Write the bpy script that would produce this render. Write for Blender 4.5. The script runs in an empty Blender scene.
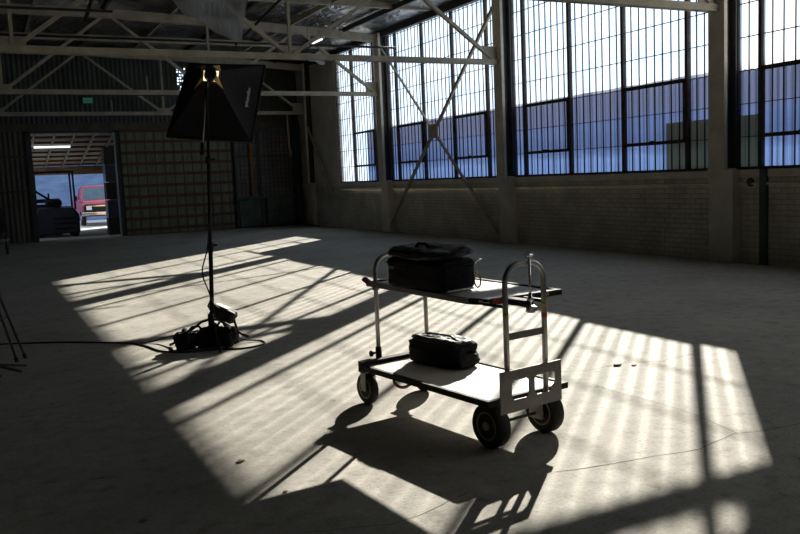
import bpy, bmesh, math, random
from mathutils import Vector, Matrix, noise
random.seed(7)
C = bpy.context.scene.collection
PI = math.pi

# ---------------------------------------------------------------- materials
def new_mat(name):
    m = bpy.data.materials.new(name); m.use_nodes = True
    nt = m.node_tree; nt.nodes.clear()
    out = nt.nodes.new('ShaderNodeOutputMaterial')
    return m, nt, out

def N(nt, t, **kw):
    n = nt.nodes.new(t)
    for k, v in kw.items():
        if hasattr(n, k): setattr(n, k, v)
        else: n.inputs[k.replace('_', ' ')].default_value = v
    return n

def coords(nt, scale=(1, 1, 1)):
    tc = N(nt, 'ShaderNodeTexCoord'); mp = N(nt, 'ShaderNodeMapping')
    mp.inputs['Scale'].default_value = scale
    nt.links.new(tc.outputs['Object'], mp.inputs['Vector'])
    return mp.outputs['Vector']

def ramp(nt, src, stops):
    r = N(nt, 'ShaderNodeValToRGB'); e = r.color_ramp.elements
    e[0].position, e[0].color = stops[0][0], (*stops[0][1], 1)
    e[1].position, e[1].color = stops[-1][0], (*stops[-1][1], 1)
    for p, c in stops[1:-1]:
        x = e.new(p); x.color = (*c, 1)
    nt.links.new(src, r.inputs['Fac']); return r.outputs['Color']

def mat(name, c1, c2=None, rough=.6, metal=0, scale=(6, 6, 6), bump=0, bscale=40, spec=.5, detail=5):
    m, nt, out = new_mat(name)
    b = N(nt, 'ShaderNodeBsdfPrincipled'); b.inputs['Roughness'].default_value = rough
    b.inputs['Metallic'].default_value = metal; b.inputs['Specular IOR Level'].default_value = spec
    v = coords(nt, scale)
    n = N(nt, 'ShaderNodeTexNoise', Scale=1.0, Detail=detail, Roughness=.6); nt.links.new(v, n.inputs['Vector'])
    c2 = c2 or tuple(x * .75 for x in c1)
    nt.links.new(ramp(nt, n.outputs['Fac'], [(.35, c2), (.65, c1)]), b.inputs['Base Color'])
    if bump:
        v2 = coords(nt, (bscale,) * 3)
        n2 = N(nt, 'ShaderNodeTexNoise', Scale=1.0, Detail=4); nt.links.new(v2, n2.inputs['Vector'])
        bp = N(nt, 'ShaderNodeBump', Strength=bump, Distance=.02); nt.links.new(n2.outputs['Fac'], bp.inputs['Height'])
        nt.links.new(bp.outputs['Normal'], b.inputs['Normal'])
    nt.links.new(b.outputs['BSDF'], out.inputs['Surface'])
    return m

M = {}
M['steel'] = mat('painted_steel', (.42, .365, .265), (.28, .245, .18), .7, 0, (3, 3, 3))
M['column'] = mat('column_paint', (.66, .61, .51), (.46, .42, .35), .75, 0, (2, 2, 2))
M['dark_steel'] = mat('dark_steel', (.045, .045, .045), None, .6)
M['sash'] = mat('sash_steel', (.055, .04, .035), (.03, .025, .022), .8)
M['black'] = mat('black_paint', (.012, .012, .013), None, .7, 0, spec=.2)
M['black_cloth'] = mat('black_cloth', (.014, .013, .016), (.008, .008, .009), .85, 0, (20,) * 3, .5, 90, .25)
M['nylon'] = mat('shiny_nylon', (.026, .022, .024), (.014, .013, .014), .55, 0, (12,) * 3, .25, 18, .35)
M['rubber'] = mat('rubber', (.022, .02, .019), None, .75, 0, (10,) * 3, .3, 60, .3)
M['alu'] = mat('brushed_aluminium', (.42, .41, .39), (.30, .29, .27), .42, .85, (8,) * 3)
M['alu_plate'] = mat('dull_aluminium', (.24, .225, .21), (.18, .17, .158), .55, .6, (8,) * 3)
M['chrome'] = mat('chrome', (.85, .85, .85), (.7, .7, .7), .15, 1)
M['hub'] = mat('hub_metal', (.30, .28, .22), (.2, .18, .14), .5, .4)
M['shelf'] = mat('worn_white_board', (.50, .485, .45), (.41, .395, .37), .55, 0, (5,) * 3)
M['red'] = mat('red_tape', (.45, .05, .03), None, .5)
M['dark_red'] = mat('dark_red_webbing', (.16, .015, .012), None, .6)
M['yellow'] = mat('yellow_tape', (.45, .36, .04), None, .5)
M['gold'] = mat('gold_lining', (.95, .62, .22), (.85, .5, .14), .6, 0)
M['white'] = mat('white_print', (.75, .75, .78), None, .6)
M['print'] = mat('pale_print', (.6, .61, .65), None, .6)
M['grey_tag'] = mat('grey_tag', (.2, .19, .17), None, .6)
M['backwall'] = mat('green_corrugated_metal', (.085, .095, .08), (.05, .056, .048), .75, 0, (2, 2, 1))
M['tan_sheet'] = mat('tan_corrugated_metal', (.10, .088, .068), (.06, .054, .044), .75, 0, (3, 3, 1))
M['rust'] = mat('rust_red_rail', (.13, .055, .035), (.08, .04, .03), .8)
M['teal'] = mat('teal_paint', (.09, .125, .11), (.05, .07, .065), .7, 0, (3,) * 3)
M['bluegreen'] = mat('dark_blue_green_paint', (.045, .07, .085), (.03, .045, .06), .6, 0, (3,) * 3)
M['orange'] = mat('orange_post', (.30, .12, .025), (.2, .08, .02), .7)
M['navy'] = mat('navy_paint', (.02, .025, .06), (.012, .014, .03), .4)
M['truck_red'] = mat('truck_red', (.30, .016, .035), (.22, .012, .026), .25)
M['blue_wall'] = mat('blue_cladding', (.13, .19, .33), (.08, .12, .23), .7, 0, (1, 1, 4))
M['wood'] = mat('weathered_wood', (.22, .14, .09), (.12, .08, .05), .8, 0, (2, 2, 2))
M['yard'] = mat('pale_concrete', (.5, .47, .42), (.4, .38, .34), .9)
M['dustsheet'] = mat('grey_board', (.6, .6, .5), (.5, .5, .42), .8)

def lamp_mat(name, col, s):
    m, nt, out = new_mat(name)
    e = N(nt, 'ShaderNodeEmission', Strength=s); e.inputs['Color'].default_value = (*col, 1)
    nt.links.new(e.outputs[0], out.inputs['Surface']); return m
M['tube'] = lamp_mat('fluorescent_tube', (.9, 1, .92), 2.0)
M['exit'] = lamp_mat('exit_green', (.10, .42, .28), .12)

# floor: old stained concrete
def floor_mat():
    m, nt, out = new_mat('old_concrete')
    b = N(nt, 'ShaderNodeBsdfPrincipled')
    v = coords(nt)
    n1 = N(nt, 'ShaderNodeTexNoise', Scale=.55, Detail=7, Roughness=.62); nt.links.new(v, n1.inputs['Vector'])
    n2 = N(nt, 'ShaderNodeTexNoise', Scale=7.0, Detail=8, Roughness=.7); nt.links.new(v, n2.inputs['Vector'])
    v3 = coords(nt, (34, 60, 1)); n3 = N(nt, 'ShaderNodeTexNoise', Scale=1.0, Detail=4, Roughness=.75); nt.links.new(v3, n3.inputs['Vector'])
    c1 = ramp(nt, n1.outputs['Fac'], [(.3, (.255, .242, .218)), (.5, (.335, .32, .288)), (.72, (.40, .38, .342))])
    c2 = ramp(nt, n2.outputs['Fac'], [(.28, (.52, .50, .46)), (.44, (.90, .90, .88)), (.60, (1.02, 1.02, 1.02)), (.72, (1.22, 1.22, 1.24))])
    c3 = ramp(nt, n3.outputs['Fac'], [(.30, (.42, .40, .37)), (.44, (.93, .93, .92)), (.60, (1.04, 1.04, 1.04)), (.78, (1.22, 1.22, 1.22))])
    x = N(nt, 'ShaderNodeMix', data_type='RGBA', blend_type='MULTIPLY'); x.inputs['Factor'].default_value = 1
    nt.links.new(c1, x.inputs[6]); nt.links.new(c2, x.inputs[7])
    y = N(nt, 'ShaderNodeMix', data_type='RGBA', blend_type='MULTIPLY'); y.inputs['Factor'].default_value = .8
    nt.links.new(x.outputs[2], y.inputs[6]); nt.links.new(c3, y.inputs[7])
    # sparse dark pits and oil spots
    vo = N(nt, 'ShaderNodeTexVoronoi', Scale=2.3); nt.links.new(v, vo.inputs['Vector'])
    nn = N(nt, 'ShaderNodeTexNoise', Scale=1.7, Detail=2); nt.links.new(v, nn.inputs['Vector'])
    ad = N(nt, 'ShaderNodeMath', operation='MULTIPLY_ADD'); ad.inputs[1].default_value = .25
    nt.links.new(n2.outputs['Fac'], ad.inputs[0]); nt.links.new(vo.outputs['Distance'], ad.inputs[2])
    sp = ramp(nt, ad.outputs[0], [(.14, (.42, .40, .36)), (.19, (1, 1, 1))])
    z = N(nt, 'ShaderNodeMix', data_type='RGBA', blend_type='MULTIPLY'); z.inputs['Factor'].default_value = .8
    nt.links.new(y.outputs[2], z.inputs[6]); nt.links.new(sp, z.inputs[7])
    nt.links.new(z.outputs[2], b.inputs['Base Color'])
    rr = N(nt, 'ShaderNodeMapRange'); rr.inputs[3].default_value = .7; rr.inputs[4].default_value = .95
    nt.links.new(n1.outputs['Fac'], rr.inputs[0]); nt.links.new(rr.outputs[0], b.inputs['Roughness'])
    b.inputs['Specular IOR Level'].default_value = .12
    mx = N(nt, 'ShaderNodeMath', operation='ADD'); nt.links.new(n2.outputs['Fac'], mx.inputs[0]); nt.links.new(n3.outputs['Fac'], mx.inputs[1])
    bp = N(nt, 'ShaderNodeBump', Strength=.4, Distance=.008); nt.links.new(mx.outputs[0], bp.inputs['Height'])
    nt.links.new(bp.outputs['Normal'], b.inputs['Normal'])
    nt.links.new(b.outputs[0], out.inputs['Surface']); return m
M['floor'] = floor_mat()

def brick_mat():
    m, nt, out = new_mat('painted_brick')
    b = N(nt, 'ShaderNodeBsdfPrincipled'); b.inputs['Roughness'].default_value = .85
    tc = N(nt, 'ShaderNodeTexCoord'); sx = N(nt, 'ShaderNodeSeparateXYZ'); cx = N(nt, 'ShaderNodeCombineXYZ')
    nt.links.new(tc.outputs['Object'], sx.inputs[0])
    nt.links.new(sx.outputs['Y'], cx.inputs['X']); nt.links.new(sx.outputs['Z'], cx.inputs['Y'])
    br = N(nt, 'ShaderNodeTexBrick', Scale=1.0)
    for k, v in (('Brick Width', .24), ('Row Height', .085), ('Mortar Size', .008), ('Mortar Smooth', .3), ('Bias', 0)):
        br.inputs[k].default_value = v
    br.inputs['Color1'].default_value = (.68, .63, .53, 1); br.inputs['Color2'].default_value = (.60, .555, .47, 1)
    br.inputs['Mortar'].default_value = (.42, .385, .32, 1)
    nt.links.new(cx.outputs[0], br.inputs['Vector'])
    n = N(nt, 'ShaderNodeTexNoise', Scale=1.5, Detail=6, Roughness=.65); nt.links.new(tc.outputs['Object'], n.inputs['Vector'])
    x = N(nt, 'ShaderNodeMix', data_type='RGBA', blend_type='MULTIPLY'); x.inputs['Factor'].default_value = 1
    nt.links.new(br.outputs['Color'], x.inputs[6])
    nt.links.new(ramp(nt, n.outputs['Fac'], [(.3, (.62, .6, .56)), (.65, (1, 1, 1))]), x.inputs[7])
    nt.links.new(x.outputs[2], b.inputs['Base Color'])
    bp = N(nt, 'ShaderNodeBump', Strength=.6, Distance=.01, invert=True); nt.links.new(br.outputs['Fac'], bp.inputs['Height'])
    nt.links.new(bp.outputs['Normal'], b.inputs['Normal'])
    nt.links.new(b.outputs[0], out.inputs['Surface']); return m
M['brick'] = brick_mat()
M['plaster'] = mat('painted_concrete', (.68, .63, .53), (.50, .465, .39), .85, 0, (1.5,) * 3, .3, 12)

def foil_mat():
    m, nt, out = new_mat('foil_insulation')
    b = N(nt, 'ShaderNodeBsdfPrincipled'); b.inputs['Metallic'].default_value = .85; b.inputs['Roughness'].default_value = .32
    v = coords(nt, (1, .55, 1))
    n = N(nt, 'ShaderNodeTexNoise', Scale=1.6, Detail=5, Roughness=.6, Distortion=.6); nt.links.new(v, n.inputs['Vector'])
    nt.links.new(ramp(nt, n.outputs['Fac'], [(.35, (.10, .095, .085)), (.6, (.34, .34, .34))]), b.inputs['Base Color'])
    n2 = N(nt, 'ShaderNodeTexNoise', Scale=3.5, Detail=3, Distortion=1.2); nt.links.new(v, n2.inputs['Vector'])
    bp = N(nt, 'ShaderNodeBump', Strength=.9, Distance=.12); nt.links.new(n2.outputs['Fac'], bp.inputs['Height'])
    nt.links.new(bp.outputs['Normal'], b.inputs['Normal'])
    nt.links.new(b.outputs[0], out.inputs['Surface']); return m
M['foil'] = foil_mat()

# old ribbed window glass: clear with vertical streaks of grime and a little haze
def glass_mat(name, haze, tint, tcol=(.75, .77, .8)):
    m, nt, out = new_mat(name)
    v = coords(nt, (1, 30, .35))
    n = N(nt, 'ShaderNodeTexNoise', Scale=1.0, Detail=3, Roughness=.6); nt.links.new(v, n.inputs['Vector'])
    v2 = coords(nt, (1, 1.2, 1.2))
    n2 = N(nt, 'ShaderNodeTexNoise', Scale=1.0, Detail=3); nt.links.new(v2, n2.inputs['Vector'])
    tr = N(nt, 'ShaderNodeBsdfTransparent'); tl = N(nt, 'ShaderNodeBsdfTranslucent'); gl = N(nt, 'ShaderNodeBsdfGlossy')
    nt.links.new(ramp(nt, n.outputs['Fac'], [(.36, tuple(t * .62 for t in tint)), (.52, tint)]), tr.inputs['Color'])
    tl.inputs['Color'].default_value = (*tcol, 1); gl.inputs['Roughness'].default_value = .15
    gl.inputs['Color'].default_value = (.8, .8, .8, 1)
    mr = N(nt, 'ShaderNodeMapRange'); mr.inputs[1].default_value = .3; mr.inputs[2].default_value = .7
    mr.inputs[3].default_value = max(0, haze - .06) if haze < 1 else 1; mr.inputs[4].default_value = min(1, haze + .06)
    nt.links.new(n2.outputs['Fac'], mr.inputs[0])
    m1 = N(nt, 'ShaderNodeMixShader'); nt.links.new(mr.outputs[0], m1.inputs[0])
    nt.links.new(tr.outputs[0], m1.inputs[1]); nt.links.new(tl.outputs[0], m1.inputs[2])
    m2 = N(nt, 'ShaderNodeMixShader'); m2.inputs[0].default_value = .04
    nt.links.new(m1.outputs[0], m2.inputs[1]); nt.links.new(gl.outputs[0], m2.inputs[2])
    nt.links.new(m2.outputs[0], out.inputs['Surface']); return m
M['glass'] = glass_mat('streaked_glass', .07, (.93, .95, .97))
M['frost'] = glass_mat('frosted_glass', 1, (.93, .95, .97), (.34, .35, .36))

def screen_mat():
    m, nt, out = new_mat('blue_sheeting')
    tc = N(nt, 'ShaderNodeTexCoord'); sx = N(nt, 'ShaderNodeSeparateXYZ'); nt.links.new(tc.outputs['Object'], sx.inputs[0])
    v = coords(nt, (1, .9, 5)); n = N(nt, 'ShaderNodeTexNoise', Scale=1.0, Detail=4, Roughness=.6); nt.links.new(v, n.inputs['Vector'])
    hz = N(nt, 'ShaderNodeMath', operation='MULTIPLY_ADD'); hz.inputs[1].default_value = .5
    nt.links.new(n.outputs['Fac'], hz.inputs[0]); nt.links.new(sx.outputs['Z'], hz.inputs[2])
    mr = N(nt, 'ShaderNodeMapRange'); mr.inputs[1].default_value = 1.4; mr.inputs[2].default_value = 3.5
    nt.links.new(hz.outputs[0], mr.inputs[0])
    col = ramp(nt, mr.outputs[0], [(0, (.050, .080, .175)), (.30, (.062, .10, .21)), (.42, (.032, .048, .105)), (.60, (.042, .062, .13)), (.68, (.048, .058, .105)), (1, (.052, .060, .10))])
    tl = N(nt, 'ShaderNodeBsdfTranslucent'); df = N(nt, 'ShaderNodeBsdfDiffuse')
    nt.links.new(col, tl.inputs['Color']); nt.links.new(col, df.inputs['Color'])
    mx = N(nt, 'ShaderNodeMixShader'); mx.inputs[0].default_value = .5
    nt.links.new(tl.outputs[0], mx.inputs[1]); nt.links.new(df.outputs[0], mx.inputs[2])
    nt.links.new(mx.outputs[0], out.inputs['Surface']); return m
M['screen'] = screen_mat()

def plastic_mat():
    m, nt, out = new_mat('torn_plastic_film')
    tr = N(nt, 'ShaderNodeBsdfTransparent'); b = N(nt, 'ShaderNodeBsdfPrincipled')
    b.inputs['Base Color'].default_value = (.35, .36, .38, 1); b.inputs['Roughness'].default_value = .3
    mx = N(nt, 'ShaderNodeMixShader'); mx.inputs[0].default_value = .55
    v = coords(nt, (14, 3, 3)); n = N(nt, 'ShaderNodeTexNoise', Scale=1.0, Detail=4); nt.links.new(v, n.inputs['Vector'])
    bp = N(nt, 'ShaderNodeBump', Strength=1, Distance=.05); nt.links.new(n.outputs['Fac'], bp.inputs['Height']); nt.links.new(bp.outputs[0], b.inputs['Normal'])
    nt.links.new(tr.outputs[0], mx.inputs[1]); nt.links.new(b.outputs[0], mx.inputs[2]); nt.links.new(mx.outputs[0], out.inputs['Surface'])
    return m
M['film'] = plastic_mat()
def paper_mat():
    m, nt, out = new_mat('yellowed_paper')
    tl = N(nt, 'ShaderNodeBsdfTranslucent'); df = N(nt, 'ShaderNodeBsdfDiffuse')
    tl.inputs['Color'].default_value = (.75, .70, .5, 1); df.inputs['Color'].default_value = (.7, .68, .55, 1)
    mx = N(nt, 'ShaderNodeMixShader'); mx.inputs[0].default_value = .45
    nt.links.new(tl.outputs[0], mx.inputs[1]); nt.links.new(df.outputs[0], mx.inputs[2]); nt.links.new(mx.outputs[0], out.inputs['Surface'])
    return m
M['paper'] = paper_mat()

# ---------------------------------------------------------------- mesh helpers
MW = {}
def wm(o): return MW.get(o.name, Matrix.Identity(4))

class MB:
    def __init__(s): s.b = bmesh.new()
    def box(s, x0, x1, y0, y1, z0, z1, m=None):
        vs = [s.b.verts.new((x, y, z)) for z in (z0, z1) for x, y in ((x0, y0), (x1, y0), (x1, y1), (x0, y1))]
        for f in ((3, 2, 1, 0), (4, 5, 6, 7), (0, 1, 5, 4), (1, 2, 6, 5), (2, 3, 7, 6), (3, 0, 4, 7)):
            s.b.faces.new([vs[i] for i in f])
        if m:
            for v in vs: v.co = m @ v.co
        return s
    def bar(s, p, q, w, h, up=(0, 0, 1)):
        p, q = Vector(p), Vector(q); d = (q - p); L = d.length; d.normalize()
        up = Vector(up)
        if abs(d.dot(up)) > .98: up = Vector((1, 0, 0))
        x = d.cross(up).normalized(); z = x.cross(d).normalized()
        m = Matrix(((x.x, d.x, z.x, p.x), (x.y, d.y, z.y, p.y), (x.z, d.z, z.z, p.z), (0, 0, 0, 1)))
        return s.box(-w / 2, w / 2, 0, L, -h / 2, h / 2, m)
    def tube(s, pts, r, seg=12, closed=False, caps=True):
        P = [Vector(p) for p in pts]; n = len(P); rings = []
        rr = r if isinstance(r, (list, tuple)) else [r] * n
        up = None
        for i in range(n):
            if closed: t = (P[(i + 1) % n] - P[i - 1]).normalized()
            else: t = (P[min(i + 1, n - 1)] - P[max(i - 1, 0)]).normalized()
            if up is None:
                up = Vector((0, 0, 1)) if abs(t.z) < .9 else Vector((1, 0, 0))
            a = (up - t * up.dot(t)).normalized(); up = a; b = t.cross(a)
            rings.append([s.b.verts.new(P[i] + (a * math.cos(2 * PI * k / seg) + b * math.sin(2 * PI * k / seg)) * rr[i]) for k in range(seg)])
        for i in range(n if closed else n - 1):
            A, B = rings[i], rings[(i + 1) % n]
            for k in range(seg):
                s.b.faces.new([A[k], A[(k + 1) % seg], B[(k + 1) % seg], B[k]]).smooth = True
        if caps and not closed:
            s.b.faces.new(list(reversed(rings[0]))); s.b.faces.new(rings[-1])
        return s
    def cyl(s, p, q, r, seg=14): return s.tube([p, q], r, seg)
    def lathe(s, prof, m=None, seg=32):
        rings = []
        for (r, z) in prof:
            rings.append([s.b.verts.new((r * math.cos(2 * PI * k / seg), r * math.sin(2 * PI * k / seg), z)) for k in range(seg)])
        for A, B in zip(rings, rings[1:]):
            for k in range(seg):
                s.b.faces.new([A[k], A[(k + 1) % seg], B[(k + 1) % seg], B[k]]).smooth = True
        s.b.faces.new(list(reversed(rings[0]))); s.b.faces.new(rings[-1])
        if m:
            for R in rings:
                for v in R: v.co = m @ v.co
        return s
    def prism(s, poly, h, m):
        lo = [s.b.verts.new((x, y, 0)) for x, y in poly]; hi = [s.b.verts.new((x, y, h)) for x, y in poly]
        n = len(poly); s.b.faces.new(list(reversed(lo))); s.b.faces.new(hi)
        for i in range(n): s.b.faces.new([lo[i], lo[(i + 1) % n], hi[(i + 1) % n], hi[i]])
        for v in lo + hi: v.co = m @ v.co
        return s
    def quad(s, *ps):
        s.b.faces.new([s.b.verts.new(p) for p in ps]); return s
    def soft(s, cx, cy, cz, sx, sy, sz, m=None, n=14, pw=4.5, amp=.01, freq=9, sag=0, seed=0):
        # rounded, wrinkled box (bags): cube grid pushed to a super-ellipsoid
        g = {}
        def vert(x, y, z):
            k = (round(x, 4), round(y, 4), round(z, 4))
            if k not in g:
                v = Vector((x, y, z)); q = (abs(x) ** pw + abs(y) ** pw + abs(z) ** pw) ** (1 / pw)
                v = v / q
                d = noise.noise(v * freq * .25 + Vector((seed, 0, 0))) * amp * 2 + noise.noise(v * freq + Vector((0, seed, 0))) * amp
                w = Vector((v.x * sx / 2, v.y * sy / 2, v.z * sz / 2))
                w += v.normalized() * d
                if v.z > 0: w.z -= sag * (v.x * v.x + v.y * v.y) * .5
                if w.z < -sz / 2: w.z = -sz / 2
                w += Vector((cx, cy, cz)); g[k] = s.b.verts.new(m @ w if m else w)
            return g[k]
        for ax in range(3):
            for sg in (-1, 1):
                for i in range(n):
                    for j in range(n):
                        q = []
                        for (a, b) in ((i, j), (i + 1, j), (i + 1, j + 1), (i, j + 1)):
                            u, w = a / n * 2 - 1, b / n * 2 - 1
                            c = [0, 0, 0]; c[ax] = sg; c[(ax + 1) % 3] = u; c[(ax + 2) % 3] = w
                            q.append(vert(*c))
                        if sg < 0: q.reverse()
                        f = s.b.faces.new(q); f.smooth = True
        return s
    def build(s, name, m, parent=None, world=True, bevel=0):
        me = bpy.data.meshes.new(name)
        bmesh.ops.recalc_face_normals(s.b, faces=s.b.faces)
        s.b.to_mesh(me); s.b.free(); me.materials.append(M[m] if isinstance(m, str) else m)
        o = bpy.data.objects.new(name, me); C.objects.link(o)
        if parent:
            o.parent = parent
            if world: me.transform(wm(parent).inverted())
            MW[o.name] = wm(parent)
        if bevel:
            bv = o.modifiers.new('bevel', 'BEVEL'); bv.width = bevel; bv.segments = 2; bv.limit_method = 'ANGLE'
        return o

def tag(o, label=None, cat=None, group=None, kind=None):
    if label: o['label'] = label
    if cat: o['category'] = cat
    if group: o['group'] = group
    if kind: o['kind'] = kind
    return o
def thing(name, loc, label, cat, group=None, rz=0, kind=None):
    o = bpy.data.objects.new(name, None); C.objects.link(o)
    o.location = loc; o.rotation_euler = (0, 0, rz)
    MW[o.name] = Matrix.Translation(loc) @ Matrix.Rotation(rz, 4, 'Z')
    return tag(o, label, cat, group, kind)
def struct(name, mb, m, parent=None, **k):
    o = mb.build(name, m, parent, **k)
    if not parent: o['kind'] = 'structure'
    return o
def copy_tree(o, parent=None):
    c = o.copy(); C.objects.link(c)
    if parent: c.parent = parent
    for ch in list(o.children): copy_tree(ch, c)
    return c

WX = 10.83                       # inner face of the window wall
YB = 29.45                       # inner face of the back wall
COLS = [-2.70, 3.48, 9.66, 15.82, 22.02, 28.20]
SILL, TOP = 1.48, 5.70

# ---------------------------------------------------------------- shell
fm = MB(); fm.box(-16, 11.2, -8, 29.9, -.12, 0); floor = struct('floor', fm, 'floor')
def ribbon(pts, w):
    mb = MB(); prev = None
    P = []
    for i in range(len(pts) - 1):
        a, b = Vector((*pts[i], 0)), Vector((*pts[i + 1], 0)); n = max(2, int((b - a).length / .05))
        for k in range(n): P.append(a.lerp(b, k / n))
    P.append(Vector((*pts[-1], 0)))
    P = [p + Vector((noise.noise(p * 3.1), noise.noise(p * 3.1 + Vector((9, 0, 0))), 0)) * .012 +
         Vector((noise.noise(p * 14), noise.noise(p * 14 + Vector((5, 0, 0))), 0)) * .008 for p in P]
    L = []
    for i, p in enumerate(P):
        t = (P[min(i + 1, len(P) - 1)] - P[max(i - 1, 0)]).normalized(); nn = Vector((-t.y, t.x, 0))
        ww = w * (.45 + .8 * abs(noise.noise(p * 8)))
        L.append((mb.b.verts.new(p + nn * ww + Vector((0, 0, .0012))), mb.b.verts.new(p - nn * ww + Vector((0, 0, .0012)))))
    for (a, b), (c, d) in zip(L, L[1:]): mb.b.faces.new([a, b, d, c])
    return mb
M['crack'] = mat('crack_dark_brown', (.06, .052, .042), None, .95)  # dark brown for the crack ribbons laid on the floor
for pts, w in [
    ([(2.62, 3.49), (2.94, 3.42), (3.25, 3.37), (3.52, 3.33), (3.72, 3.37), (3.89, 3.41), (4.03, 3.36), (4.35, 3.33), (5.2, 3.2)], .0042),
    ([(3.96, 4.75), (3.99, 4.32), (4.0, 3.95), (3.97, 3.72), (3.93, 3.52), (3.90, 3.40)], .0035),
    ([(1.2, 3.48), (1.4, 3.42), (1.58, 3.36), (1.75, 3.38), (1.95, 3.45), (2.1, 3.5)], .0035),
    ([(3.75, 5.4), (4.02, 5.25), (4.25, 5.16), (4.63, 5.18), (4.9, 5.06), (5.5, 5.1)], .0035)]:
    struct('crack', ribbon(pts, w), 'crack', floor)

# window wall below the sills, the solid end bay, the head above the glass
w = MB(); w.box(WX, 11.02, -8, YB, 0, SILL - .12); wr = struct('wall_right', w, 'brick')
w = MB(); w.box(WX - .03, 11.03, -8, 25.76, SILL - .12, SILL); struct('trim_1', w, 'plaster', bevel=.01)
w = MB(); w.box(WX, 11.02, 25.76, YB, SILL - .12, 6.4); struct('wall_right', w, 'plaster')
w = MB(); w.box(WX + .03, 11.02, -8, 25.76, TOP, 6.4); struct('wall_right', w, 'plaster')
w = MB(); w.box(WX, 11.02, -8, -2.7, SILL, TOP + .2); struct('wall_right', w, 'plaster')
w = MB(); w.box(WX - .12, WX + .02, -8, YB, TOP - .10, TOP + .2); struct('trim_2', w, 'dark_steel')
w = MB(); w.box(-16.2, -16, -8, 29.9, 0, 6.4); struct('wall_left', w, 'backwall')
w = MB(); w.box(-16, 11.02, -8.2, -8, 0, 6.4); struct('wall_rear', w, 'plaster')
# shallow brick piers under every column
for i, y in enumerate(COLS):
    w = MB(); w.box(WX - .17, WX + .02, y - .26, y + .22, 0, SILL + .01); struct('trim_%d' % (3 + i), w, 'plaster', bevel=.008)

# back wall: corrugated sheets above a line of doors, built round the doorway and the broken vent
def corrugated(x0, x1, z0, z1, y, pitch=.15, d=.025, flip=False, th=.05):
    mb = MB(); n = max(1, int((x1 - x0) / (pitch / 4))); xs = [x0 + (x1 - x0) * i / n for i in range(n + 1)]
    fr = [(x, y - d * (.5 + .5 * math.sin(2 * PI * (x / pitch)))) for x in xs]
    lo = [mb.b.verts.new((x, yy, z0)) for x, yy in fr]; hi = [mb.b.verts.new((x, yy, z1)) for x, yy in fr]
    for i in range(n): mb.b.faces.new([lo[i], lo[i + 1], hi[i + 1], hi[i]])
    mb.box(x0, x1, y + .01, y + th, z0, z1)
    return mb
struct('wall_back', corrugated(-16, 1.70, 0, 3.62, YB), 'tan_sheet')
struct('wall_back', corrugated(-16, 6.50, 3.62, 6.4, YB), 'backwall')
struct('wall_back', corrugated(6.92, WX, 3.62, 6.4, YB), 'backwall')
struct('wall_back', corrugated(6.50, 6.92, 3.62, 4.86, YB), 'backwall')
struct('wall_back', corrugated(6.50, 6.92, 5.66, 6.4, YB), 'backwall')
w = MB(); w.box(4.32, WX, YB, YB + .05, 0, 3.62); struct('wall_back', w, 'teal')
w = MB(); w.box(-16, WX, YB - .10, YB + .02, 3.56, 3.80); w.box(-16, WX, YB - .07, YB, 4.02, 4.10); struct('trim_20', w, 'tan_sheet')
w = MB(); w.box(1.56, 1.72, YB - .08, YB + .3, 0, 3.56); w.box(4.30, 4.44, YB - .08, YB + .3, 0, 3.56); w.box(1.56, 4.44, YB - .08, YB + .3, 3.48, 3.56)
struct('door_1', w, 'dark_steel')
for z in (1.62, 2.72):
    w = MB(); w.box(-3, 1.56, YB - .06, YB - .02, z, z + .06); struct('trim_21', w, 'dark_steel')
# broken vent high in the back wall: a plate with ragged holes
v = MB()
for i in range(5):
    for j in range(8):
        x0, z0 = 6.50 + i * .084, 4.86 + j * .10
        cx, cz = x0 + .042 + random.uniform(-.008, .008), z0 + .05 + random.uniform(-.01, .01)
        k = 8; openp = (i + j * 2) % 5 != 0 and random.random() < .85
        rad = random.uniform(.034, .042) if openp else .006
        outer = [(x0, z0), (x0 + .042, z0), (x0 + .084, z0), (x0 + .084, z0 + .05), (x0 + .084, z0 + .1), (x0 + .042, z0 + .1), (x0, z0 + .1), (x0, z0 + .05)]
        angs = [math.atan2(b - cz, a - cx) for a, b in outer]
        inner = [(cx + rad * math.cos(a) * random.uniform(.8, 1.1), cz + rad * 1.1 * math.sin(a) * random.uniform(.8, 1.1)) for a in angs]
        for y in (YB - .02, YB + .0):
            O_ = [v.b.verts.new((a, y, b)) for a, b in outer]; I_ = [v.b.verts.new((a, y, b)) for a, b in inner]
            for q in range(k): v.b.faces.new([O_[q], O_[(q + 1) % k], I_[(q + 1) % k], I_[q]])
tag(v.build('vent_plate', 'dark_steel'), 'broken dark vent plate with bright ragged holes high in the back wall', 'vent')

# roof: foil faced sheets, gently bowed
RX = [(-16, 5.25), (-10, 5.75), (-5, 6.02), (0, 6.18), (3, 6.18), (6, 6.08), (9, 5.93), (11.2, 5.78)]
def roofz(x, pts=RX):
    for (a, za), (b, zb) in zip(pts, pts[1:]):
        if a <= x <= b: return za + (zb - za) * (x - a) / (b - a)
    return pts[-1][1]
r = MB(); xs = [-16 + .5 * i for i in range(55)]; ys = [-8 + .6 * i for i in range(64)]
grid = {}
for i, x in enumerate(xs):
    for j, y in enumerate(ys):
        sag = -.05 * abs(math.sin(PI * (x + 16) / 1.6)) + .03 * noise.noise(Vector((x, y, 0)) * 1.3)
        grid[i, j] = r.b.verts.new((x, y, roofz(x) + sag))
for i in range(len(xs) - 1):
    for j in range(len(ys) - 1):
        r.b.faces.new([grid[i, j], grid[i, j + 1], grid[i + 1, j + 1], grid[i + 1, j]]).smooth = True
struct('ceiling', r, 'foil')
r = MB()
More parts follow.
